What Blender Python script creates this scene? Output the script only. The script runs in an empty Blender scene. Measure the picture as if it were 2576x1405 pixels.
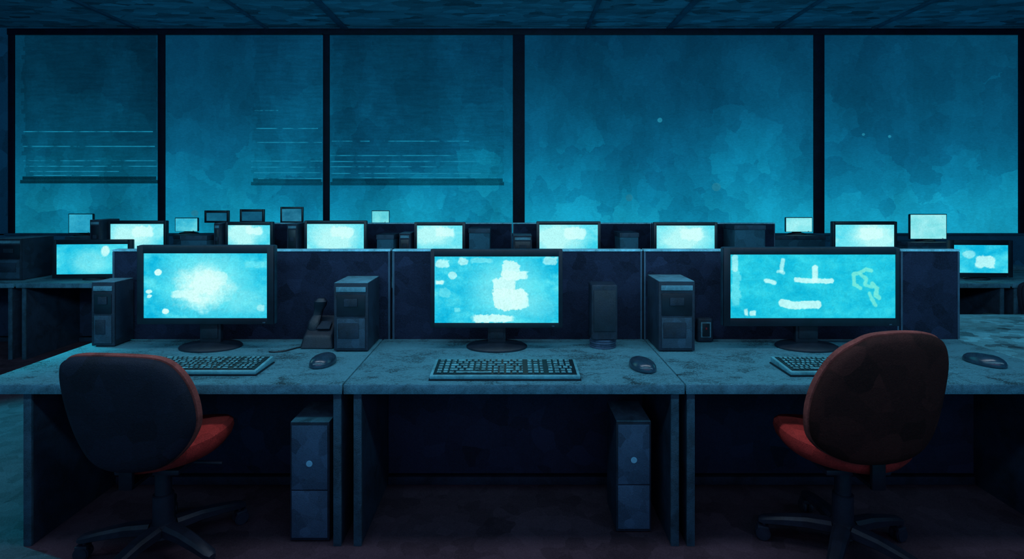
import bpy, bmesh, math, random
from mathutils import Vector, Matrix, noise
random.seed(4)
S=bpy.context.scene
S.view_settings.view_transform='Standard'
S.view_settings.look='None'
COL=S.collection
F=1413.0; CZ=1.61; HX=1288.0; HY=490.0

def lin(c):
    r=[]
    for v in c:
        v=max(0,min(255,v))/255.0
        r.append(v/12.92 if v<=0.04045 else ((v+0.055)/1.055)**2.4)
    return tuple(r)
def PX(px,Y): return (px-HX)*Y/F
def PZ(py,Y): return CZ-(py-HY)*Y/F

# ---------------- materials ----------------
def newmat(name):
    m=bpy.data.materials.new(name); m.use_nodes=True
    nt=m.node_tree; nt.nodes.clear(); return m,nt
def patch_vec(N,L,src,scale,warp=.35):
    """voronoi cell positions of warped coordinates: flat brush-dab patches"""
    nw=N.new('ShaderNodeTexNoise'); nw.inputs['Scale'].default_value=scale*.9; nw.inputs['Detail'].default_value=5
    L.new(src,nw.inputs['Vector'])
    vm=N.new('ShaderNodeVectorMath'); vm.operation='MULTIPLY_ADD'; vm.inputs[1].default_value=(warp,warp,warp)
    L.new(nw.outputs['Color'],vm.inputs[0]); L.new(src,vm.inputs[2])
    v=N.new('ShaderNodeTexVoronoi'); v.inputs['Scale'].default_value=scale; L.new(vm.outputs[0],v.inputs['Vector'])
    return v.outputs['Position']
def paint(name,col,rough=0.6,var=0.45,bump=0.25,scale=5.0,spec=0.4,stretch=(1,1,1),patch=0,hue=None,grain=.55):
    m,nt=newmat(name); N=nt.nodes; L=nt.links
    out=N.new('ShaderNodeOutputMaterial'); b=N.new('ShaderNodeBsdfPrincipled')
    tc=N.new('ShaderNodeTexCoord'); mp=N.new('ShaderNodeMapping'); mp.inputs['Scale'].default_value=stretch
    L.new(tc.outputs['Object'],mp.inputs[0])
    n1=N.new('ShaderNodeTexNoise'); n1.inputs['Scale'].default_value=scale; n1.inputs['Detail'].default_value=7; n1.inputs['Roughness'].default_value=.65; n1.inputs['Distortion'].default_value=.8
    if patch: L.new(patch_vec(N,L,mp.outputs[0],patch,.5/patch),n1.inputs['Vector'])
    else: L.new(mp.outputs[0],n1.inputs['Vector'])
    n2=N.new('ShaderNodeTexNoise'); n2.inputs['Scale'].default_value=max(scale*14,75); n2.inputs['Detail'].default_value=5; n2.inputs['Roughness'].default_value=.6; n2.inputs['Distortion'].default_value=2.0
    L.new(mp.outputs[0],n2.inputs['Vector'])
    mx=N.new('ShaderNodeMath'); mx.operation='MULTIPLY_ADD'; mx.inputs[1].default_value=grain
    L.new(n2.outputs[0],mx.inputs[0]); L.new(n1.outputs[0],mx.inputs[2])
    cr=N.new('ShaderNodeValToRGB'); L.new(mx.outputs[0],cr.inputs[0])
    hi=hue if hue else tuple(min(1,c*(1+var)) for c in col)
    lo=tuple(c*(1-var) for c in col)
    mid=.5+grain*.5; wd=.18
    cr.color_ramp.elements[0].position=mid-wd; cr.color_ramp.elements[0].color=(*lo,1)
    cr.color_ramp.elements[1].position=min(1,mid+wd); cr.color_ramp.elements[1].color=(*hi,1)
    L.new(cr.outputs[0],b.inputs['Base Color'])
    b.inputs['Roughness'].default_value=rough
    b.inputs['Specular IOR Level'].default_value=spec
    bp=N.new('ShaderNodeBump'); bp.inputs['Strength'].default_value=bump; bp.inputs['Distance'].default_value=.012
    L.new(n2.outputs[0],bp.inputs['Height']); L.new(bp.outputs[0],b.inputs['Normal'])
    L.new(b.outputs[0],out.inputs[0]); return m
M={}
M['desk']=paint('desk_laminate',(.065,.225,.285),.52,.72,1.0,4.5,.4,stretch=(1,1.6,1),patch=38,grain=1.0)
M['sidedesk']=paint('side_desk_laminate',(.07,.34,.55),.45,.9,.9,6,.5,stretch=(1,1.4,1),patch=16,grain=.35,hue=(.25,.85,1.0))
M['edge']=paint('desk_edge_band',(.065,.205,.28),.5,.55,.5,8)
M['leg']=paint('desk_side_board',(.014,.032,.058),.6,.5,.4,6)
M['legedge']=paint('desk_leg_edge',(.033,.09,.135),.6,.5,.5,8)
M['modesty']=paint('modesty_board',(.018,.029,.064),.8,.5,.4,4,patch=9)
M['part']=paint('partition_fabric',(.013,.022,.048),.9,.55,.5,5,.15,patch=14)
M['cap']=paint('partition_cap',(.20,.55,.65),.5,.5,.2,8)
M['seam']=paint('partition_seam',(.03,.08,.13),.6,.3,.2,8)
M['black']=paint('black_plastic',(.008,.017,.030),.4,.4,.3,9,.5)
M['bezel']=paint('monitor_bezel',(.005,.009,.017),.35,.4,.1,9,.5)
M['cover']=paint('monitor_cover',(.012,.045,.07),.4,.4,.2,9,.5)
M['tower']=paint('tower_case',(.010,.024,.044),.5,.5,.4,9,.4)
M['towerside']=paint('tower_side',(.014,.035,.062),.5,.55,.4,9,.4,patch=18)
M['towertop']=paint('tower_trim',(.09,.25,.32),.5,.5,.4,9,.4)
M['grey']=paint('tower_panel',(.025,.062,.10),.5,.55,.4,9,.4,patch=22)
M['lowtower']=paint('floor_tower_panel',(.05,.105,.18),.5,.5,.4,9,.4,patch=16)
M['button']=paint('pale_button',(.25,.6,.8),.4,.2,.1,9,.4)
M['keyb']=paint('keyboard_body',(.09,.33,.40),.5,.4,.3,12,.4)
M['keytray']=paint('keyboard_tray',(.004,.012,.02),.5,.4,.1,12,.2)
M['keys']=paint('keycaps',(.08,.29,.34),.5,.85,.4,30,.4)
M['mouse']=paint('mouse_shell',(.016,.045,.075),.22,.4,.05,9,.7)
M['shell']=paint('chair_shell',(.010,.013,.027),.65,.5,.4,7,.3,patch=12)
M['shell2']=paint('chair_shell_brown',(.045,.011,.009),.7,.6,.4,7,.2,patch=12)
M['rim']=paint('red_rim',(.26,.062,.052),.7,.5,.4,7,.3)
M['red']=paint('red_fabric',(.46,.036,.030),.8,.55,.4,7,.2,patch=18)
M['chairmetal']=paint('chair_base_plastic',(.014,.019,.036),.45,.4,.2,9,.5)
M['floor']=paint('carpet',(.066,.042,.060),.95,.45,.5,3,.1,patch=14)
M['wall']=paint('plaster_wall',(.03,.14,.24),.9,.5,.3,2,.1,patch=4)
M['ceiling']=paint('ceiling_board',(.045,.24,.34),.9,.75,.5,2.2,.1,stretch=(1,2.5,1),patch=4.5)
M['batten']=paint('ceiling_batten',(.02,.11,.18),.8,.4,.3,3,.1)
M['frame']=paint('window_frame',(.003,.006,.018),.6,.4,.3,5,.2)
M['redled']=paint('red_led',(.25,.02,.03),.5,.2,.1,9,.3)
M['carton']=paint('storage_carton',(.03,.11,.16),.8,.5,.3,8,.2,patch=10)

def screenmat(name,strength):
    m,nt=newmat(name); N=nt.nodes; L=nt.links
    out=N.new('ShaderNodeOutputMaterial'); e=N.new('ShaderNodeEmission'); a=N.new('ShaderNodeAttribute'); a.attribute_name='Col'
    tc=N.new('ShaderNodeTexCoord'); n=N.new('ShaderNodeTexNoise'); n.inputs['Scale'].default_value=40; n.inputs['Detail'].default_value=5; n.inputs['Distortion'].default_value=2.5
    L.new(tc.outputs['Object'],n.inputs['Vector'])
    mr=N.new('ShaderNodeMapRange'); mr.inputs[1].default_value=.3; mr.inputs[2].default_value=.7; mr.inputs[3].default_value=.9*strength; mr.inputs[4].default_value=1.12*strength
    L.new(n.outputs[0],mr.inputs[0]); L.new(a.outputs['Color'],e.inputs[0]); L.new(mr.outputs[0],e.inputs[1]); L.new(e.outputs[0],out.inputs[0]); return m
M['screen']=screenmat('lit_screen',1.06)

def glassmat(name,lo,hi,seed):
    lo=lo**.5; hi=hi**.5
    m,nt=newmat(name); N=nt.nodes; L=nt.links
    out=N.new('ShaderNodeOutputMaterial'); t=N.new('ShaderNodeBsdfTransparent')
    tc=N.new('ShaderNodeTexCoord'); mp=N.new('ShaderNodeMapping'); mp.inputs['Location'].default_value=(seed,seed*2,seed); mp.inputs['Scale'].default_value=(1.4,1,.8)
    L.new(tc.outputs['Object'],mp.inputs[0])
    pos=patch_vec(N,L,mp.outputs[0],10,.14)
    n=N.new('ShaderNodeTexNoise'); n.inputs['Scale'].default_value=.8; n.inputs['Detail'].default_value=6; n.inputs['Roughness'].default_value=.62; n.inputs['Distortion'].default_value=.3
    L.new(pos,n.inputs['Vector'])
    cr=N.new('ShaderNodeValToRGB'); L.new(n.outputs[0],cr.inputs[0]); r=cr.color_ramp
    r.elements[0].position=.34; r.elements[0].color=(lo,lo,lo,1); r.elements[1].position=.68; r.elements[1].color=(hi,hi,hi,1)
    mp2=N.new('ShaderNodeMapping'); mp2.inputs['Scale'].default_value=(7,1,20); L.new(tc.outputs['Object'],mp2.inputs[0])
    n2=N.new('ShaderNodeTexNoise'); n2.inputs['Scale'].default_value=3; n2.inputs['Detail'].default_value=8; n2.inputs['Roughness'].default_value=.85; n2.inputs['Distortion'].default_value=1; L.new(mp2.outputs[0],n2.inputs['Vector'])
    mr=N.new('ShaderNodeMapRange'); mr.inputs[1].default_value=.32; mr.inputs[2].default_value=.68; mr.inputs[3].default_value=.80; mr.inputs[4].default_value=1.0
    L.new(n2.outputs[0],mr.inputs[0])
    mx=N.new('ShaderNodeMix'); mx.data_type='RGBA'; mx.blend_type='MULTIPLY'; mx.inputs[0].default_value=1
    L.new(cr.outputs[0],mx.inputs[6]); L.new(mr.outputs[0],mx.inputs[7]); L.new(mx.outputs[2],t.inputs[0]); L.new(t.outputs[0],out.inputs[0]); return m
def slatmat(name,tint):
    tint=tint**.5
    m,nt=newmat(name); N=nt.nodes; L=nt.links
    out=N.new('ShaderNodeOutputMaterial'); t=N.new('ShaderNodeBsdfTransparent'); d=N.new('ShaderNodeBsdfDiffuse'); mx=N.new('ShaderNodeMixShader')
    tc=N.new('ShaderNodeTexCoord'); mp=N.new('ShaderNodeMapping'); mp.inputs['Scale'].default_value=(1.5,1,12); L.new(tc.outputs['Object'],mp.inputs[0])
    n=N.new('ShaderNodeTexNoise'); n.inputs['Scale'].default_value=2; n.inputs['Detail'].default_value=5; L.new(mp.outputs[0],n.inputs['Vector'])
    cr=N.new('ShaderNodeValToRGB'); L.new(n.outputs[0],cr.inputs[0])
    cr.color_ramp.elements[0].position=.35; cr.color_ramp.elements[0].color=(tint*.94,)*3+(1,)
    cr.color_ramp.elements[1].position=.65; cr.color_ramp.elements[1].color=(min(1,tint*1.04),)*3+(1,)
    L.new(cr.outputs[0],t.inputs[0]); d.inputs[0].default_value=(.01,.05,.08,1); mx.inputs[0].default_value=.01
    L.new(t.outputs[0],mx.inputs[1]); L.new(d.outputs[0],mx.inputs[2]); L.new(mx.outputs[0],out.inputs[0]); return m
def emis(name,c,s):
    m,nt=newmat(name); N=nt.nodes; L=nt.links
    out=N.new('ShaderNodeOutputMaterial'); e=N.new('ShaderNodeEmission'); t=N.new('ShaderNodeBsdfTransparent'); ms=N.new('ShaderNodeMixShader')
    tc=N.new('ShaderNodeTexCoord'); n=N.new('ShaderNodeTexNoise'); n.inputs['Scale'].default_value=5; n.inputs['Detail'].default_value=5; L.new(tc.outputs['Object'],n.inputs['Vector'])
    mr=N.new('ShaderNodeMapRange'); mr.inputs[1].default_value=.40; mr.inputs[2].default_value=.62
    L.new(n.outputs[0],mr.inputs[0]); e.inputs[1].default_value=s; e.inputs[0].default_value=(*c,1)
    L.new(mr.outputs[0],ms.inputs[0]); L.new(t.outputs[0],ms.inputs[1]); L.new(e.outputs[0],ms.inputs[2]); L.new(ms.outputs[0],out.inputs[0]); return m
M['slit']=emis('painted_light_slit',lin((22,130,165)),1.0)  # glow put into thin bars, painting the light that shows between slats

# ---------------- mesh builder ----------------
class MB:
    def __init__(s): s.bm=bmesh.new()
    def _merge(s,b):
        me=bpy.data.meshes.new('tmp'); b.to_mesh(me); b.free(); s.bm.from_mesh(me); bpy.data.meshes.remove(me)
    def box(s,x0,x1,y0,y1,z0,z1,bev=0.0,seg=2,taper=None,mat=None):
        b=bmesh.new(); bmesh.ops.create_cube(b,size=1)
        for v in b.verts:
            v.co=Vector(((x0+x1)/2+v.co.x*(x1-x0),(y0+y1)/2+v.co.y*(y1-y0),(z0+z1)/2+v.co.z*(z1-z0)))
        if taper: 
            for v in b.verts: v.co=taper(v.co)
        if bev>0: bmesh.ops.bevel(b,geom=b.edges[:],offset=bev,segments=seg,affect='EDGES',profile=.6)
        if mat is not None: b.transform(mat)
        s._merge(b); return s
    def cyl(s,p0,p1,r0,r1=None,seg=20,bev=0):
        r1=r0 if r1 is None else r1
        p0=Vector(p0); p1=Vector(p1); d=p1-p0; b=bmesh.new()
        bmesh.ops.create_cone(b,cap_ends=True,segments=seg,radius1=r0,radius2=r1,depth=d.length)
        if bev>0:
            ed=[e for e in b.edges if any(len(f.verts)>4 for f in e.link_faces)]
            bmesh.ops.bevel(b,geom=ed,offset=bev,segments=2,affect='EDGES')
        b.transform(Matrix.Translation((p0+p1)/2)@d.to_track_quat('Z','Y').to_matrix().to_4x4()); s._merge(b); return s
    def rings(s,rs,cap0=True,cap1=True):
        vs=[[s.bm.verts.new(p) for p in r] for r in rs]; n=len(rs[0])
        for a,b in zip(vs,vs[1:]):
            for i in range(n): s.bm.faces.new((a[i],a[(i+1)%n],b[(i+1)%n],b[i]))
        if cap0: s.bm.faces.new(vs[0][::-1])
        if cap1: s.bm.faces.new(vs[-1])
        return s
    def obj(s,name,parent,mat,loc=(0,0,0),smooth=True,label=None,rotz=0):
        bmesh.ops.recalc_face_normals(s.bm,faces=s.bm.faces[:])
        me=bpy.data.meshes.new(name); s.bm.to_mesh(me); s.bm.free()
        me.materials.append(mat)
        if smooth:
            me.shade_smooth()
            try: me.set_sharp_from_angle(angle=math.radians(35))
            except Exception: pass
        o=bpy.data.objects.new(name,me); COL.objects.link(o); o.location=loc; o.rotation_euler[2]=rotz
        if parent: o.parent=parent
        if label: o['label']=label
        return o
def root(name,loc,label,cat,group=None,rotz=0):
    e=bpy.data.objects.new(name,None); COL.objects.link(e); e.location=loc; e.rotation_euler[2]=rotz; e.empty_display_size=.1
    e['label']=label; e['category']=cat
    if group: e['group']=group
    return e
def struct(o): o['kind']='structure'; return o
def sbox(name,x0,x1,y0,y1,z0,z1,mat,bev=0):
    return struct(MB().box(x0,x1,y0,y1,z0,z1,bev).obj(name,None,mat))

# ---------------- room ----------------
WY=8.4; CEIL=4.11; RX=8.2
sbox('floor',-RX,RX,-1.0,WY+.2,-.1,0,M['floor'])
sbox('ceiling',-RX,RX,-1.0,WY+.2,CEIL,CEIL+.1,M['ceiling'])
sbox('wall_left',-RX-.1,-RX,-1.0,WY+.2,0,CEIL,M['wall'])
sbox('wall_right',RX,RX+.1,-1.0,WY+.2,0,CEIL,M['wall'])
ztop=PZ(88,WY); zsill=PZ(586,WY)
wb=MB(); wb.box(-RX,RX,WY,WY+.02,0,zsill-.01); wb.box(-RX,RX,WY,WY+.02,PZ(74,WY),CEIL); wb.box(-RX,PX(22,WY),WY,WY+.02,zsill-.03,PZ(74,WY)); wb.box(PX(2576,WY),RX,WY,WY+.02,zsill-.03,PZ(74,WY))
struct(wb.obj('wall_back',None,M['wall']))
mull=[(22,36),(398,415),(813,829),(1290,1320),(2047,2073),(2563,2577)]
tn=1
for a,b in mull:
    sbox('trim_%d'%tn,PX(a,WY),PX(b,WY),WY-.015,WY+.018,zsill,ztop,M['frame'],.004); tn+=1
sbox('trim_%d'%tn,PX(20,WY),PX(2578,WY),WY-.02,WY+.018,ztop,PZ(72,WY),M['frame'],.004); tn+=1
sbox('trim_%d'%tn,PX(15,WY),PX(2578,WY),WY-.04,WY+.018,zsill-.03,zsill,M['batten'],.004); tn+=1
for x,w in ((-3.66,.04),(-2.5,.09),(1.12,.05),(2.35,.08),(3.95,.05),(5.4,.06),(-5.6,.06)):
    sbox('trim_%d'%tn,x-w/2,x+w/2,0,WY,CEIL-.03,CEIL,M['batten'],.004); tn+=1
for i,(a,b) in enumerate(zip(mull,mull[1:])):
    lo,hi=[(.40,.74),(.54,.92),(.52,.92),(.60,.98),(.62,.98)][i]
    g=glassmat('patchy_glow_glass_%d'%i,lo,hi,i*3.7)  # uneven glow from outside is put into the pane tint as patches
    sbox('window_%d'%(i+1),PX(a[1],WY),PX(b[0],WY),WY+.004,WY+.01,zsill,ztop,g)
sbox('baseboard_back',-RX,RX,WY-.02,WY,0,.1,M['batten'])
def blind(x0,x1,ybot,lines,label,tint,rail=.3):
    Y=WY-.07
    X0,X1=PX(x0,Y),PX(x1,Y); zb=PZ(ybot,Y); zt=PZ(84,Y)
    r=root('window_blind',((X0+X1)/2,Y,zb),label,'blind','horizontal blinds on the windows'); h=(X1-X0)/2
    m=MB(); z=.105; H=zt-zb; k=.062; rg=random.Random(int(x0))
    while z+k<H:
        m.box(-h+rg.random()*.08,h-rg.random()*.02,-.002,.002,z,z+k-.0006); z+=k
    m.obj('slats',r,slatmat('blind_slats',tint),smooth=False)
    m=MB(); m.box(-h,h,-.012,.012,0,.05,.004); m.box(-h+.03,h-.02,-.006,.006,.052,.103,.004); m.obj('bottom_rail',r,slatmat('blind_rail_fabric',tint*rail))
    m=MB(); m.box(-h,h,-.01,.01,H-.02,H,.004); m.obj('head_rail',r,M['frame'])
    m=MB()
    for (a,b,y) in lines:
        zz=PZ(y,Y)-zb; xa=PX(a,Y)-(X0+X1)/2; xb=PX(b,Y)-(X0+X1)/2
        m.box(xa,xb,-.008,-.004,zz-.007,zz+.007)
    m.obj('painted_light_slits',r,M['slit'],smooth=False,label='thin glowing bars painted as light between the slats')
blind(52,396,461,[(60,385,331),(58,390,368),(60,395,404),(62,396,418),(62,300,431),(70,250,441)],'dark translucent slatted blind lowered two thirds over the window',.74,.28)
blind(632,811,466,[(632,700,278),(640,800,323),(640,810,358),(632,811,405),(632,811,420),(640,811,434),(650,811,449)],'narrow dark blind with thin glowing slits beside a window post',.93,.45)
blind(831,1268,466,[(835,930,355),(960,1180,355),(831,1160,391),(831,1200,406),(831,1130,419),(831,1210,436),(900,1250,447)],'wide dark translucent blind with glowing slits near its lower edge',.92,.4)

# ---------------- furniture ----------------
DZ=.75
def desk(x0,x1,y0,y1,label,group,legl=.04,legr=.04,top='desk'):
    r=root('office_desk',((x0+x1)/2,(y0+y1)/2,0),label,'desk',group); h=(x1-x0)/2; d=(y1-y0)/2
    MB().box(-h,h,-d+.004,d,DZ-.035,DZ,.004).obj('desktop',r,M[top])
    MB().box(-h,h,-d-.004,-d+.004,DZ-.045,DZ-.002,.003).obj('front_edge_band',r,M['edge'])
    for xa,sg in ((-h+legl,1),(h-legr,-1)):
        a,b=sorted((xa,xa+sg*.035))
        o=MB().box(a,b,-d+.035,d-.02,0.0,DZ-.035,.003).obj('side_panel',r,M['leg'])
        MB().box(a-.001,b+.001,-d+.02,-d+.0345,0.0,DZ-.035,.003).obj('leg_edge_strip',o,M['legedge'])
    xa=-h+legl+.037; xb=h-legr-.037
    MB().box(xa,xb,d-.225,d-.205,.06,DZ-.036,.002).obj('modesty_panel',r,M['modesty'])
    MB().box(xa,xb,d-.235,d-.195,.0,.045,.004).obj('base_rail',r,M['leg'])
    return r
Y0,Y1=2.555,3.355
G='row of joined office desks'
desk(-2.45,-.772,Y0,Y1,'teal laminate office desk with board legs and keyboard on top',G,legl=.21,legr=.012)
desk(-.766,.785,Y0,Y1,'teal laminate office desk standing between two other desks',G,legl=.04,legr=.02)
desk(.791,2.66,Y0,Y1,'wide teal laminate desk under a wide monitor',G,legl=.012,legr=.05)
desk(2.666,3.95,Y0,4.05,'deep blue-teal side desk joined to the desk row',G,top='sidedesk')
GF='distant desks near the windows'
for i,(a,b) in enumerate([(-6.45,-4.85),(-4.83,-3.2),(-3.18,-1.6),(-1.58,0),(.02,1.58),(1.6,3.18),(3.2,4.85),(4.87,6.5)]):
    desk(a,b,5.47,6.40,'dim office desk in a second row behind the partition',GF)
for a,b in [(-6.2,-4.5),(-4.48,-2.9),(-2.88,-1.2),(3.1,4.5),(4.52,6.2)]:
    desk(a,b,6.75,7.55,'dim office desk close to the windows','desks along the windows')

def partition(x0,x1,y,h,label,group):
    r=root('desk_partition',((x0+x1)/2,y,0),label,'partition',group); w=(x1-x0)/2
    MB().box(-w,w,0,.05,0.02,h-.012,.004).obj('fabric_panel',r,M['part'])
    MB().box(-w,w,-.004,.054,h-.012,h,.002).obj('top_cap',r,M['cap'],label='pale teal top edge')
    for sx in (-w,w-.012):
        MB().box(sx,sx+.012,-.003,-.0001,.02,h-.014,.001).obj('edge_post',r,M['seam'])
    for sx in (-w+.05,w-.11):
        MB().box(sx,sx+.06,-.03,.08,0,.02,.004).obj('foot',r,M['black'])
PH=PZ(627,3.36)
GP='dark fabric desk partitions'
for a,b in [(283,982),(987,1616),(1619,2262),(2265,2414)]:
    partition(PX(a,3.36)+.001,PX(b,3.36)-.001,3.36,PH,'dark navy fabric partition with a pale top edge behind the desks',GP)
for a,b in [(-3.36,-1.7),(-1.69,0),(.01,1.6),(1.61,3.02)]:
    partition(a,b,6.45,PZ(560,6.45),'dark partition behind the second row of monitors','distant desk partitions')

# ---------------- screens ----------------
def screen_obj(w,h,parent,fn,mat,nx,nz,y,zc,name='screen'):
    bm=bmesh.new(); vs=[]; cols=[]
    for j in range(nz+1):
        row=[]
        for i in range(nx+1):
            u=i/nx; v=j/nz
            row.append(bm.verts.new(((u-.5)*w,y,zc+(.5-v)*h))); cols.append(fn(u,v))
        vs.append(row)
    for j in range(nz):
        for i in range(nx): bm.faces.new((vs[j+1][i],vs[j+1][i+1],vs[j][i+1],vs[j][i]))
    me=bpy.data.meshes.new(name); bm.to_mesh(me); bm.free()
    at=me.color_attributes.new('Col','FLOAT_COLOR','POINT')
    for i,c in enumerate(cols): at.data[i].color=(*c,1)
    me.materials.append(mat); o=bpy.data.objects.new(name,me); COL.objects.link(o); o.parent=parent
    return o
A1=(12,176,216); A2=(85,220,236); WH=(205,250,246)
def fbm(x,y,s=0): return noise.fractal(Vector((x,y,s)),.8,2.0,5)
def mixc(a,b,t):
    t=max(0,min(1,t)); return tuple(p+(q-p)*t for p,q in zip(a,b))
def segd(x,y,pts):
    best=1e9
    for (ax,ay),(bx,by) in zip(pts,pts[1:]):
        dx,dy=bx-ax,by-ay; t=max(0,min(1,((x-ax)*dx+(y-ay)*dy)/(dx*dx+dy*dy)))
        best=min(best,math.hypot(x-ax-dx*t,y-ay-dy*t))
    return best
def painter(x0,x1,y0,y1,shapes,seed,base1=A1,base2=A2):
    def fn(u,v):
        x=x0+u*(x1-x0); y=y0+v*(y1-y0)
        n=fbm(x*.012,y*.02,seed); n2=fbm(x*.045,y*.06,seed+9)
        wx=fbm(x*.035,y*.035,seed+20)*5+fbm(x*.14,y*.14,seed+5)*2.6; wy=fbm(x*.035,y*.035,seed+31)*5+fbm(x*.14,y*.14,seed+6)*2.6
        q=round((n*.8+n2*.3)*5)/5
        c=mixc(base1,base2,.5+.8*q)
        for sh in shapes:
            k=sh[0]
            if k=='p':
                _,pts,rad,t,col=sh
                a=max(0,min(1,(rad+fbm(x*.09,y*.09,seed+44)*1.5-segd(x+wx*.25,y+wy*.25,pts))/2.0+.5))
                c=mixc(c,col,a*t); continue
            (k,cx,cy,rx,ry,t,col)=sh
            if k=='g':
                dx=(x+wx-cx)/rx; dy=(y+wy-cy)/ry
                d=math.sqrt(dx*dx+dy*dy)+n2*.12+n*.25; a=max(0,1-d)*1.8
                a=round(min(1,a)*8)/8
            elif k=='e':
                dx=(x+wx*.35-cx)/rx; dy=(y+wy*.35-cy)/ry
                a=max(0,min(1,(1.15-dx*dx-dy*dy)*3))
            else:
                m_=min(1,min(rx,ry)/11)
                dx=(x+wx*m_-cx)/rx; dy=(y+wy*m_-cy)/ry
                d=(abs(dx)**5+abs(dy)**5)**(1/5)
                a=max(0,min(1,(1-d)*min(rx,ry)/2.0+.3))
            c=mixc(c,col,a*t)
        return lin(c)
    return fn
def monitor(px0,px1,py0,py1,sx0,sx1,sy0,sy1,Y,shapes,label,seed,neckpx=None,nx=260,nz=140,rotz=0,group='desktop monitors on the front desks',mat=None,zb=DZ,base1=A1,base2=A2,baseW=.17,baseoff=.06,rim=.003):
    X0,X1=PX(px0,Y),PX(px1,Y); zt,zbm=PZ(py0,Y),PZ(py1,Y); W=X1-X0; H=zt-zbm; xc=(X0+X1)/2
    r=root('computer_monitor',(xc,Y,zb),label,'monitor',group,rotz)
    zc=(zt+zbm)/2-zb
    sw=PX(sx1,Y)-PX(sx0,Y); sh=PZ(sy0,Y)-PZ(sy1,Y); scx=(PX(sx0,Y)+PX(sx1,Y))/2-xc; scz=(PZ(sy0,Y)+PZ(sy1,Y))/2-zb
    m=MB()
    xa,xb=scx-sw/2,scx+sw/2; za,zbb=scz-sh/2,scz+sh/2
    m.box(-W/2,xa,0,.03,zc-H/2,zc+H/2,.002); m.box(xb,W/2,0,.03,zc-H/2,zc+H/2,.002)
    m.box(xa-.004,xb+.004,0,.03,zbb,zc+H/2,.002); m.box(xa-.004,xb+.004,0,.03,zc-H/2,za,.002)
    m.obj('bezel',r,M['bezel'])
    m=MB(); m.box(-W/2-rim,W/2+rim,.012,.05,zc-H/2-rim,zc+H/2+rim,.010); m.box(-W/4,W/4,.05,.075,zc-H/4,zc+H/4,.012)
    m.obj('back_cover',r,M['cover'])
    s=screen_obj(sw,sh,r,painter(sx0,sx1,sy0,sy1,shapes,seed,base1,base2),mat or M['screen'],nx,nz,.006,scz); s.location.x=scx
    nw=.055 if not neckpx else neckpx/F*Y/2
    by=baseoff
    m=MB(); m.box(-nw,nw,.052,.085,.02,zc-H/2+.08,.008)
    if zc-H/2>.07: m.box(-nw*.75,nw*.75,.047,.052,.05,zc-H/2,.002)
    m.obj('stand_neck',r,M['black'])
    rs=[]; n=48
    for sc,z in ((1,0),(1.01,.005),(1,.010),(.94,.016),(.6,.024),(.3,.032)):
        rs.append([(math.cos(t*2*math.pi/n)*baseW*sc,by+math.sin(t*2*math.pi/n)*baseW*.72*sc,z) for t in range(n)])
    MB().rings(rs).obj('stand_base',r,M['black'])
    MB().box(W/2-.06,W/2-.045,-.002,.001,zc-H/2+.006,zc-H/2+.012,.0005).obj('power_button',r,M['grey'])
    return r
W_=WH; C_=(150,240,242)
monitor(344,688,618,815,360,671,637,800,3.12,[('g',520,710,130,100,.6,C_),('g',508,722,85,62,1,W_),('r',462,740,34,11,.75,W_),('r',540,700,30,18,.6,W_),('g',620,760,70,45,.4,C_),('e',396,685,9,8,1,W_),('e',415,783,9,7,1,W_),('e',373,733,8,5,.9,W_),('e',374,745,6,5,.9,W_),('r',655,775,10,8,.5,W_),('r',640,665,25,8,.3,C_)],'black monitor with glowing cyan screen and white cloud pattern',1,neckpx=54)
monitor(1083,1415,628,824,1093,1405,645,812,3.12,[('g',1275,730,110,95,.55,C_),('r',1283,752,44,28,.95,W_),('r',1268,725,30,26,.9,W_),('r',1296,692,34,11,.9,W_),('r',1284,680,22,24,.85,W_),('r',1308,755,22,22,.7,W_),('r',1113,663,16,10,.7,W_),('e',1138,693,11,10,.7,W_),('r',1105,710,11,6,.9,W_),('r',1165,658,12,9,.7,W_),('r',1240,802,54,10,.9,W_),('r',1385,655,18,10,.6,W_),('r',1210,655,30,7,.5,C_),('r',1150,780,8,6,.5,C_),('r',1118,735,14,12,.4,C_),('g',1360,770,50,40,.3,C_)],'black monitor with cyan screen showing pale ragged patches',2,neckpx=46)
GC=(125,232,215)
monitor(1821,2264,623,820,1838,2254,640,800,3.12,[('p',[(2052,674),(2051,704)],7.5,.85,W_),('p',[(2004,703),(2030,706),(2094,707)],6,.85,W_),('p',[(1928,706),(1950,711)],5.5,.8,W_),('p',[(1971,655),(1966,680)],5.5,.7,W_),('p',[(1958,683),(1972,686)],4,.6,W_),('p',[(1970,762),(1995,768),(2058,766)],10,.85,W_),('r',1852,720,11,50,.45,C_),('p',[(1850,648),(1850,676)],8,.6,W_),
 ('p',[(2194,680),(2180,678),(2164,686),(2148,690),(2151,716),(2166,726)],4.6,.8,GC),('p',[(2166,690),(2182,700),(2178,716),(2196,722)],4.5,.75,GC),('p',[(2196,712),(2208,726),(2204,742),(2214,750)],5,.8,GC),('p',[(2190,738),(2196,752),(2204,768)],4.5,.75,GC),('r',1878,786,5,9,.8,W_),('r',1895,787,8,7,.8,W_)],'extra-wide black monitor with cyan screen and pale icons',3,neckpx=58,base1=(14,178,212),base2=(50,208,228))
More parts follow.
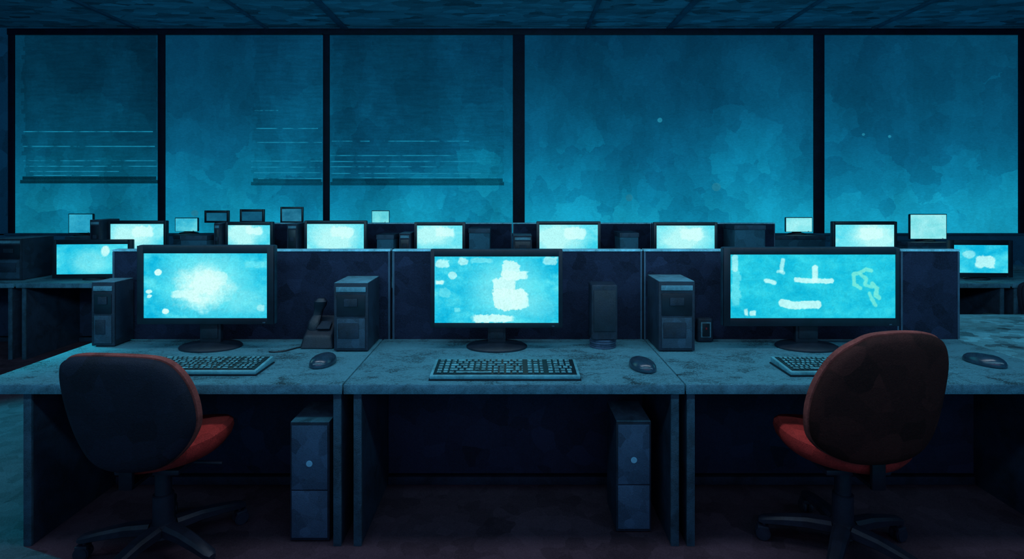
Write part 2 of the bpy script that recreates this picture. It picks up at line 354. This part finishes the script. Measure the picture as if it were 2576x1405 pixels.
def mon2(px0,px1,py0,Y,seed,label,group='glowing monitors in the second row',py1=None,rotz=0,bz=7,zb=DZ,base1=None,base2=None,sh=None,rim=.002,bw=.12):
    py1=py1 or py0+ (px1-px0)*.62
    cx=(px0+px1)/2; cy=(py0+py1)/2; w=px1-px0; h=py1-py0
    b1=base1 or mixc(A1,A2,.6); b2=base2 or mixc(A2,WH,.4)
    shapes=sh if sh is not None else [('g',cx+random.uniform(-.2,.2)*w,cy-.1*h,w*.5,h*.5,1,(175,242,242)),('r',cx+.1*w,cy-.2*h,w*.18,h*.15,.8,W_)]
    return monitor(px0,px1,py0,py1,px0+bz,px1-bz,py0+bz+1,py1-bz,Y,shapes,label,seed,nx=60,nz=40,group=group,rotz=rotz,zb=zb,base1=b1,base2=b2,baseW=bw,rim=rim)
for k,(a,b,y) in enumerate([(270,418,555),(566,686,558),(765,922,555),(1042,1170,559),(1350,1511,557),(1645,1805,559),(2095,2257,557)]):
    mon2(a,b,y,6.05,10+k,'monitor glowing pale cyan above the partition')
mon2(136,327,603,5.68,30,'monitor turned slightly on a dim desk beside a tower',py1=699,rotz=math.radians(4),bz=10,group='monitors on the side desks',base1=A1,base2=A2,sh=[('e',262,632,10,14,.9,W_),('g',230,660,60,40,.6,C_)])
mon2(2392,2545,604,5.68,31,'glowing monitor on a dim desk past the partition end',py1=697,rotz=math.radians(-3),bz=11,group='monitors on the side desks',base1=A1,base2=A2,sh=[('r',2480,660,24,16,.8,W_),('e',2440,640,16,10,.5,W_)])
GW='small monitors close to the windows'
def carton(px0,px1,Ya,Yb,pyt,label,zb=DZ):
    xa,xb=PX(px0,Ya),PX(px1,Ya); zt=PZ(pyt,Ya); h=zt-zb
    r=root('storage_box',((xa+xb)/2,(Ya+Yb)/2,zb),label,'box','storage boxes on the distant desks'); w=(xb-xa)/2; d=(Yb-Ya)/2
    MB().box(-w,w,-d,d,0,h-.05,.006).obj('box_body',r,M['carton'])
    MB().box(-w-.006,w+.006,-d-.006,d+.006,h-.05,h,.006).obj('box_lid',r,M['grey'])
    MB().box(-.045,.045,-d-.004,-d-.0002,h*.45,h*.45+.03,.0015).obj('handle_slot',r,M['bezel'])
    return zt
for (a,b,y0,y1,bz,c1,c2,bx) in [(172,233,537,586,.8,(30,145,180),(60,180,208),(165,242,595)),(440,497,547,582,.8,(50,175,205),(110,215,225),(436,500,590)),
     (514,575,529,560,5,(12,75,105),(22,100,130),None),(603,664,526,560,5,(12,70,100),(22,95,125),None),(705,762,520,560,4,(18,90,120),(50,135,165),None),
     (935,979,529,560,.8,(70,185,205),(120,220,225),None),(1977,2044,546,583,.8,(110,215,225),(160,235,238),(1940,2076,592)),(2290,2382,538,601,.8,(115,215,222),(165,235,238),(2284,2396,609))]:
    zb=DZ
    if bx: zb=carton(bx[0],bx[1],6.98,7.32,bx[2],'dim storage box carrying a small monitor')
    mon2(a,b,y0,7.1,50+a,'small monitor near the windows, '+('glowing pale cyan' if c2[0]>90 else 'dim blue screen'),py1=y1,bz=bz,group=GW,base1=c1,base2=c2,sh=[],rim=-.004,zb=zb)
for a,b,y in [(455,520,592),(1180,1232,574),(1560,1606,585),(1848,1925,566),(948,990,590)]:
    carton(a,b,5.98,6.3,y,'dark storage box between monitors')

# ---------------- towers ----------------
def tower(x0,x1,y0,y1,z0,h,label,group,style='desk'):
    r=root('computer_tower',((x0+x1)/2,(y0+y1)/2,z0),label,'computer',group); w=(x1-x0)/2; d=(y1-y0)/2
    MB().box(-w,w,-d+.012,d,0.006,h,.004).obj('case',r,M['towerside'])
    MB().box(-w,w,-d,-d+.0118,0.006,h,.004).obj('front_panel',r,M['tower'])
    for sx in (-w+.01,w-.03):
        MB().box(sx,sx+.02,-d+.02,d-.02,0,.006).obj('foot',r,M['black'])
    if style=='desk':
        MB().box(-w+.012,w-.012,-d-.006,-d-.0002,h-.048,h-.020,.003).obj('top_bay_cover',r,M['towertop'],label='pale teal drive cover')
        o=MB().box(-w+.016,w-.016,-d-.004,-d-.0002,h*.52,h-.064,.003).obj('drive_bay',r,M['bezel'])
        MB().box(-w*.4,w*.4,-d-.009,-d-.0042,h*.66,h*.66+.045,.004).obj('drive_tray',o,M['tower'])
        o=MB().box(-w+.016,w-.016,-d-.004,-d-.0002,.02,h*.49,.003).obj('lower_panel',r,M['grey'])
        MB().box(-w+.025,w-.05,-d-.007,-d-.0042,h*.2,h*.42,.003).obj('badge_plate',o,M['tower'])
        MB().box(-w+.002,w-.002,-d+.002,d-.002,h,h+.003,.001).obj('top_plate',r,M['towertop'])
    else:
        MB().box(-w+.008,w-.008,-d-.005,-d-.0002,h*.44,h-.012,.003).obj('upper_panel',r,M['lowtower'])
        MB().box(-w+.008,w-.008,-d-.005,-d-.0002,.02,h*.43,.003).obj('lower_panel',r,M['lowtower'])
        MB().cyl((0,-d-.010,h*.66),(0,-d-.0052,h*.66),.015,seg=24,bev=.002).obj('power_button',r,M['button'],label='round pale blue button')
        MB().box(-w+.002,w-.002,-d+.002,d-.002,h,h+.003,.001).obj('top_plate',r,M['towertop'])
GT='computer towers standing on the desks'
tower(PX(840,3.08),PX(926,3.08),3.08,3.34,DZ,PZ(712,3.08)-DZ,'dark computer tower with pale top bay beside a telephone',GT)
tower(PX(1657,3.08),PX(1748,3.08),3.08,3.34,DZ,PZ(708,3.08)-DZ,'dark computer tower with drive bays standing against the partition',GT)
tower(-2.38,-2.25,3.18,3.34,DZ,PZ(712,3.15)-DZ,'dark computer tower at the desk end beside a monitor',GT)
tower(PX(-10,5.65),PX(54,5.65),5.65,6.05,DZ,PZ(600,5.65)-DZ,'dark tower on a distant desk','towers on the distant desks')
for a,b,y in [(226,252,553),(538,554,562),(722,748,563),(1004,1032,587),(1292,1338,592)]:
    tower(PX(a,6.0),PX(b,6.0),6.0,6.3,DZ,PZ(y,6.0)-DZ,'dark tower between glowing monitors','towers on the distant desks')
GU='computer towers under the desks'
tower(PX(730,2.61),PX(829,2.61),2.61,2.87,0,PZ(1062,2.61),'slate blue computer tower standing on the carpet under a desk',GU,'floor')
tower(PX(1550,2.68),PX(1638,2.68),2.68,2.94,0,PZ(1060,2.68),'slate blue computer tower under the desk with round button',GU,'floor')

# speaker
Y=3.12
r=root('desk_speaker',(PX(1522,Y),Y+.08,DZ),'tall dark slim speaker with ribbed base on the desk','speaker')
w=PX(1555,Y)-PX(1522,Y); h=PZ(717,Y)-DZ
MB().box(-w,w,-.07,.07,0.05,h,.012,3).obj('cabinet',r,M['tower'])
MB().box(-w+.012,w-.012,-.076,-.0702,.10,h-.03,.003).obj('grille',r,M['black'])
m=MB()
for i in range(4): m.cyl((0,0,i*.0125),(0,0,i*.0125+.0115),w*1.05-.004*(i%2),seg=32,bev=.003)
m.obj('ribbed_base',r,M['lowtower'])
Y=3.27
r=root('small_speaker',(PX(1776,Y),Y+.03,DZ),'small rounded dark device with oval inset beside a tower','speaker')
MB().box(-.047,.047,-.025,.025,0,.14,.018,4).obj('body',r,M['tower'])
MB().box(-.03,.03,-.031,-.0252,.03,.12,.003,2).obj('front_ring',r,M['towertop'])
MB().box(-.021,.021,-.036,-.0312,.037,.113,.002,2).obj('front_grille',r,M['bezel'])
MB().box(-.005,.005,-.039,-.0362,.078,.09,.001,1).obj('indicator_light',r,M['redled'])
# telephone
Y=3.14
r=root('desk_telephone',(PX(797,Y),Y+.08,DZ),'black desk telephone with upright handset and cord','telephone')
MB().box(-.095,.095,-.09,.09,0,.12,.014,3,taper=lambda v: Vector((v.x*(1 if v.z<.06 else .82),v.y*(1 if v.z<.06 else .8),v.z+(.04 if (v.y>0 and v.z>.06) else (-.05 if v.z>.06 else 0))))).obj('base',r,M['black'])
MB().box(-.012,.06,-.004,.004,-.03,.03,.002,mat=Matrix.Translation((0,-.02,.118))@Matrix.Rotation(math.radians(-58),4,'X')).obj('keypad',r,M['tower'])
rs=[];n=16
for hw,hd,xo,yo,z in [(.02,.018,-.040,-.02,.08),(.034,.026,-.040,-.015,.105),(.034,.024,-.036,-.005,.14),(.026,.018,-.030,.02,.17),(.026,.018,-.022,.022,.20),(.035,.022,-.012,.012,.225),(.036,.024,-.006,.005,.250),(.020,.016,-.004,.008,.268)]:
    rs.append([(xo+hw*math.copysign(abs(math.cos(a))**.7,math.cos(a)),yo+hd*math.copysign(abs(math.sin(a))**.7,math.sin(a)),z) for a in [2*math.pi*i/n for i in range(n)]])
MB().rings(rs).obj('handset',r,M['black'])
def tube(name,pts,rad,parent,mat):
    cu=bpy.data.curves.new(name,'CURVE'); cu.dimensions='3D'; cu.bevel_depth=rad; cu.bevel_resolution=3
    sp=cu.splines.new('NURBS'); sp.points.add(len(pts)-1)
    for p,q in zip(sp.points,pts): p.co=(*q,1)
    sp.use_endpoint_u=True; sp.order_u=4
    tmp=bpy.data.objects.new(name+'_t',cu); COL.objects.link(tmp); bpy.context.view_layer.update()
    me=bpy.data.meshes.new_from_object(tmp.evaluated_get(bpy.context.evaluated_depsgraph_get())); bpy.data.objects.remove(tmp)
    me.materials.clear(); me.materials.append(mat); me.name=name
    o=bpy.data.objects.new(name,me); COL.objects.link(o); o.parent=parent; return o
tube('cord',[(-.08,-.05,.006),(-.11,-.06,.004),(-.13,-.10,.004),(-.17,-.155,.004),(-.22,-.16,.004),(-.235,-.15,.004)],.004,r,M['bezel'])

# ---------------- keyboards ----------------
def keyboard(xc,yc,w,d,label,rotz=0):
    r=root('keyboard',(xc,yc,DZ),label,'keyboard','keyboards on the front desks',rotz)
    T=lambda v: Vector((v.x,v.y,v.z+(.014*(v.y/d+.5) if v.z>.007 else 0)))
    MB().box(-w/2-.004,w/2+.004,-d/2-.004,d/2+.004,0,.0065,.002,2).obj('underside_shadow',r,M['bezel'],label='dark rim painted as shadow under the keyboard')  # oversized dark slab painted as shadow and outline under the body
    MB().box(-w/2,w/2,-d/2,d/2,.0066,.022,.004,2,taper=T).obj('body',r,M['keyb'])
    m=MB(); m.box(-w/2+.014,w/2-.014,-d/2+.016,d/2-.012,.0215,.0242,.001,1,taper=T); m.obj('key_well',r,M['keytray'])
    rng=random.Random(int(xc*100))
    kw=(w-.05)/22.0; kd=(d-.044)/6
    def block(name,c0,c1):
        m=MB()
        for row in range(6):
            c=c0
            while c<c1:
                span=1
                if row==0 and c0==0 and 3<=c<4: span=6
                elif rng.random()<.15 and c+1.5<=c1: span=1.5
                if c+span>c1: span=c1-c
                if span<.4: break
                xa=-w/2+.025+c*kw; ya=-d/2+.023+row*kd
                m.box(xa+.0045,xa+span*kw-.0045,ya+.0065,ya+kd-.0065,.0242,.028+rng.random()*.002,.0015,1,taper=T)
                c+=span
        m.obj(name,r,M['keys'])
    block('letter_keys',0,14); block('navigation_keys',14.5,17.3); block('number_keys',17.8,22)
    return r
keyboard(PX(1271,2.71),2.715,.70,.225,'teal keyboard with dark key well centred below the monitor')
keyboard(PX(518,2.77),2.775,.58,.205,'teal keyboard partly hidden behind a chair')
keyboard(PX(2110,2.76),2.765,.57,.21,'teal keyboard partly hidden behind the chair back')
def mouse(px,Y,rz,label):
    r=root('computer_mouse',(PX(px,Y),Y,DZ),label,'mouse','computer mice',rz)
    n=36; rs=[]
    for z,sc in [(0,.93),(.006,1.0),(.016,1.0),(.028,.94),(.038,.82),(.046,.63),(.051,.40),(.053,.14)]:
        ring=[]
        for i in range(n):
            a=2*math.pi*i/n; cx,sy=math.cos(a),math.sin(a)
            wd=.058*(1-.10*sy); ring.append((wd*sc*cx, .095*sc*sy-(1-sc)*.012, z))
        rs.append(ring)
    MB().rings(rs).obj('shell',r,M['mouse'])
    MB().cyl((-.004,.052,.036),(.004,.052,.036),.010,seg=16,bev=.002).obj('scroll_wheel',r,M['bezel'])
mouse(814,2.86,math.radians(-8),'black mouse with glossy shell on the teal desk')
mouse(1615,2.79,math.radians(14),'dark mouse with pale highlight beside the keyboard')
mouse(2476,2.86,math.radians(25),'dark mouse on the desk past the chair')

# ---------------- chairs ----------------
def smooth_outline(pts,sub=4):
    out=[];n=len(pts)
    for i in range(n):
        p0,p1,p2,p3=[Vector(pts[(i+k-1)%n]) for k in range(4)]
        for s in range(sub):
            t=s/sub; out.append(.5*((2*p1)+(-p0+p2)*t+(2*p0-5*p1+4*p2-p3)*t*t+(-p0+3*p1-3*p2+p3)*t**3))
    return out
O1=[(160,925),(172,900),(210,886),(300,884),(395,890),(440,907),(470,942),(490,990),(498,1040),(494,1080),(473,1122),(440,1158),(400,1180),(330,1188),(270,1182),(230,1158),(200,1110),(178,1050),(163,980)]
O2=[(2140,852),(2180,834),(2250,827),(2320,832),(2360,852),(2378,900),(2375,970),(2362,1050),(2340,1110),(2300,1150),(2230,1168),(2150,1168),(2090,1150),(2050,1120),(2035,1080),(2035,1020),(2050,960),(2075,910),(2105,875)]
def chair(X,Yc,outl,angle0,label,shellmat,yb=-.27,sit=.535,cushmat=None,zs=1.0,absolute=True):
    r=root('office_chair',(X,Yc,0),label,'chair','office swivel chairs at the desks')
    Yb=Yc+yb+.022; s=F/Yb
    if absolute: pts=smooth_outline([((x-HX)/s-X,(CZ-(y-HY)/s)*zs) for x,y in outl])
    else: 
        s=F/2.23; pts=smooth_outline([((x-327)/s,(CZ-(y-HY)/s)*zs) for x,y in outl])
    zc=sum(p.y for p in pts)/len(pts); xc=sum(p.x for p in pts)/len(pts)
    lean=.10
    def dome(prof,name,mat,label=None):
        rs=[]
        for sc,off in prof:
            rr=[]
            for p in pts:
                x=xc+(p.x-xc)*sc; z=zc+(p.y-zc)*sc
                rr.append((x,yb+off+.35*(x-xc)**2-lean*(z-zc),z))
            rs.append(rr)
        return MB().rings(rs).obj(name,r,mat,label=label)
    dome([(.945,.0),(.977,-.008),(.975,-.018),(.940,-.030),(.87,-.038),(.72,-.043),(.5,-.046),(.25,-.048),(.06,-.049)],'backrest_shell',shellmat,'dark plastic back shell')
    cm=cushmat or M['red']; rm=cushmat or M['rim']
    dome([(.93,.0005),(.985,.003),(1.0,.014),(.995,.030),(.95,.044),(.8,.050),(.5,.048),(.2,.045),(.05,.045)],'backrest_cushion',rm,'dark red fabric cushion edge')
    n=56; rs=[]
    def so(sc,z):
        out=[]
        for i in range(n):
            a=2*math.pi*i/n; c,q=math.cos(a),math.sin(a)
            x=.272*math.copysign(abs(c)**.85,c); y=.25*math.copysign(abs(q)**.85,q)
            out.append((x*sc,.02+y*sc,z-.25*max(0,(y-.14))*sc+.08*abs(x)*sc))
        return out
    rs=[so(.3,sit-.105),so(.72,sit-.10),so(.88,sit-.085),so(.97,sit-.055),so(1.0,sit-.028),so(.985,sit-.006),so(.92,sit+.010),so(.7,sit+.014),so(.35,sit+.010),so(.1,sit+.008)]
    MB().rings(rs).obj('seat',r,cm,label='red fabric seat' if not cushmat else None)
    MB().box(-.14,.14,-.12,.14,sit-.13,sit-.106,.008).obj('seat_plate',r,M['chairmetal'])
    m=MB(); zb=min(p.y for p in pts)
    m.box(-.028,.028,yb+.02,-.11,sit-.125,sit-.107,.006)
    m.box(-.028,.028,yb+.018,yb+.038,sit-.125,zb+.06,.006)
    m.obj('back_bracket',r,M['bezel'])
    m=MB(); m.cyl((0,0,.10),(0,0,.27),.043,seg=28,bev=.003); m.cyl((0,0,.27),(0,0,sit-.131),.034,seg=28); m.obj('gas_post',r,M['chairmetal'])
    MB().cyl((0,0,.085),(0,0,.15),.062,.048,seg=32,bev=.006).obj('hub',r,M['chairmetal'])
    MB().cyl((.10,.03,sit-.14),(.24,.05,sit-.155),.008,.008).obj('lever',r,M['chairmetal'])
    for k in range(5):
        a=math.radians(angle0+72*k)
        m=MB()
        rs=[]
        for d,w,h,z in [(.05,.036,.026,.118),(.15,.032,.023,.118),(.25,.028,.019,.106),(.33,.025,.015,.093),(.35,.014,.009,.088)]:
            rs.append([(d,w*c,z+h*s2) for c,s2 in [(-1,-.7),(-.7,-1),(.7,-1),(1,-.7),(1,.5),(.6,1),(-.6,1),(-1,.5)]])
        m.rings(rs); leg=m.obj('base_leg',r,M['chairmetal'],rotz=a)
        m=MB(); m.cyl((.325,0,.05),(.325,0,.085),.008)
        m.cyl((.33,-.026,.032),(.33,-.007,.032),.032,seg=24,bev=.005); m.cyl((.33,.007,.032),(.33,.026,.032),.032,seg=24,bev=.005)
        m.cyl((.33,-.01,.032),(.33,.01,.032),.008); m.box(.305,.355,-.022,.022,.047,.067,.006)
        m.obj('caster',leg,M['chairmetal'])
chair(-1.57,2.53,O1,188,'swivel chair with dark rounded back and red seat',M['shell'])
chair(1.49,2.53,O2,161,'swivel chair with egg-shaped dark brown back and red seat',M['shell2'])
chair(4.42,4.85,O1,100,'dark swivel chair behind the side desk',M['shell'],cushmat=M['shell'],zs=.92,absolute=False)

# ---------------- world ----------------
w=bpy.data.worlds.new('night_sky'); S.world=w; w.use_nodes=True; nt=w.node_tree; nt.nodes.clear(); N=nt.nodes; L=nt.links
out=N.new('ShaderNodeOutputWorld'); bg=N.new('ShaderNodeBackground'); tc=N.new('ShaderNodeTexCoord')
sp=N.new('ShaderNodeSeparateXYZ'); L.new(tc.outputs['Generated'],sp.inputs[0])
n=N.new('ShaderNodeTexNoise'); n.inputs['Scale'].default_value=5; n.inputs['Detail'].default_value=7; n.inputs['Roughness'].default_value=.6
L.new(patch_vec(N,L,tc.outputs['Generated'],40,.035),n.inputs['Vector'])
ma=N.new('ShaderNodeMath'); ma.operation='MULTIPLY_ADD'; ma.inputs[1].default_value=-.34; L.new(n.outputs[0],ma.inputs[0]); L.new(sp.outputs[2],ma.inputs[2])
mr=N.new('ShaderNodeMapRange'); mr.inputs[1].default_value=-.47; mr.inputs[2].default_value=.33; L.new(ma.outputs[0],mr.inputs[0])
cr=N.new('ShaderNodeValToRGB'); L.new(mr.outputs[0],cr.inputs[0]); e=cr.color_ramp
def srgb(c,k=1.3): return tuple(v*k for v in lin(c))+(1,)
e.elements[0].position=0; e.elements[0].color=srgb((10,110,150))
e.elements[1].position=1; e.elements[1].color=srgb((4,34,60))
for p,c in [(.22,(24,158,192)),(.31,(20,162,200)),(.38,(12,132,172)),(.47,(9,99,137)),(.58,(7,78,112)),(.72,(5,62,94))]:
    q=e.elements.new(p); q.color=srgb(c)
last=cr.outputs[0]
for px,py,rad in [(1660,302,.004),(1583,497,.006),(1802,470,.007),(2172,338,.002),(2238,343,.002),(490,536,.005)]:
    d=Vector(((px-HX),F,(HY-py))).normalized()
    vd=N.new('ShaderNodeVectorMath'); vd.operation='DISTANCE'; vd.inputs[1].default_value=d; L.new(tc.outputs['Generated'],vd.inputs[0])
    lt=N.new('ShaderNodeMath'); lt.operation='LESS_THAN'; lt.inputs[1].default_value=rad; L.new(vd.outputs['Value'],lt.inputs[0])
    mx=N.new('ShaderNodeMix'); mx.data_type='RGBA'; L.new(lt.outputs[0],mx.inputs[0]); L.new(last,mx.inputs[6]); mx.inputs[7].default_value=(.02,.33,.52,1); last=mx.outputs[2]
L.new(last,bg.inputs[0]); bg.inputs[1].default_value=1.0; L.new(bg.outputs[0],out.inputs[0])

# ---------------- lights ----------------
def area(name,loc,target,sx,sy,e,c):
    l=bpy.data.lights.new(name,'AREA'); l.shape='RECTANGLE'; l.size=sx; l.size_y=sy; l.energy=e; l.color=c
    o=bpy.data.objects.new(name,l); COL.objects.link(o); o.location=loc
    o.rotation_euler=(Vector(target)-Vector(loc)).to_track_quat('-Z','Y').to_euler(); return o
area('ceiling_light',(0,2.3,3.95),(0,2.31,0),5.5,.5,52,(.7,.85,1))
area('ceiling_fill_light',(0,1.2,2.5),(0,5.2,4.1),10,.6,150,(.3,.75,1))  # unseen uplight added to brighten the ceiling
area('rear_fill_light',(0,-.9,2.3),(0,3,.5),6,1.2,13,(.85,.62,1))  # unseen fill added behind the camera to lift the upright fronts
sl=bpy.data.lights.new('floor_fill_spot','SPOT'); sl.energy=620; sl.color=(.0,.85,1); sl.spot_size=math.radians(50); sl.spot_blend=.5; sl.shadow_soft_size=.1  # added spot, stands in for window light on the left floor
so_=bpy.data.objects.new('floor_fill_spot',sl); COL.objects.link(so_); so_.location=(-5.0,3.6,2.6)
so_.rotation_euler=(Vector((-3.2,3.4,0))-Vector(so_.location)).to_track_quat('-Z','Y').to_euler()

# ---------------- camera ----------------
cd=bpy.data.cameras.new('camera'); cam=bpy.data.objects.new('camera',cd); COL.objects.link(cam)
cam.location=(0,0,CZ); cam.rotation_euler=(math.pi/2,0,0); cd.sensor_width=36; cd.lens=F/2576*36
cd.shift_y=-(702.5-HY)/2576; cd.clip_end=200
S.camera=cam
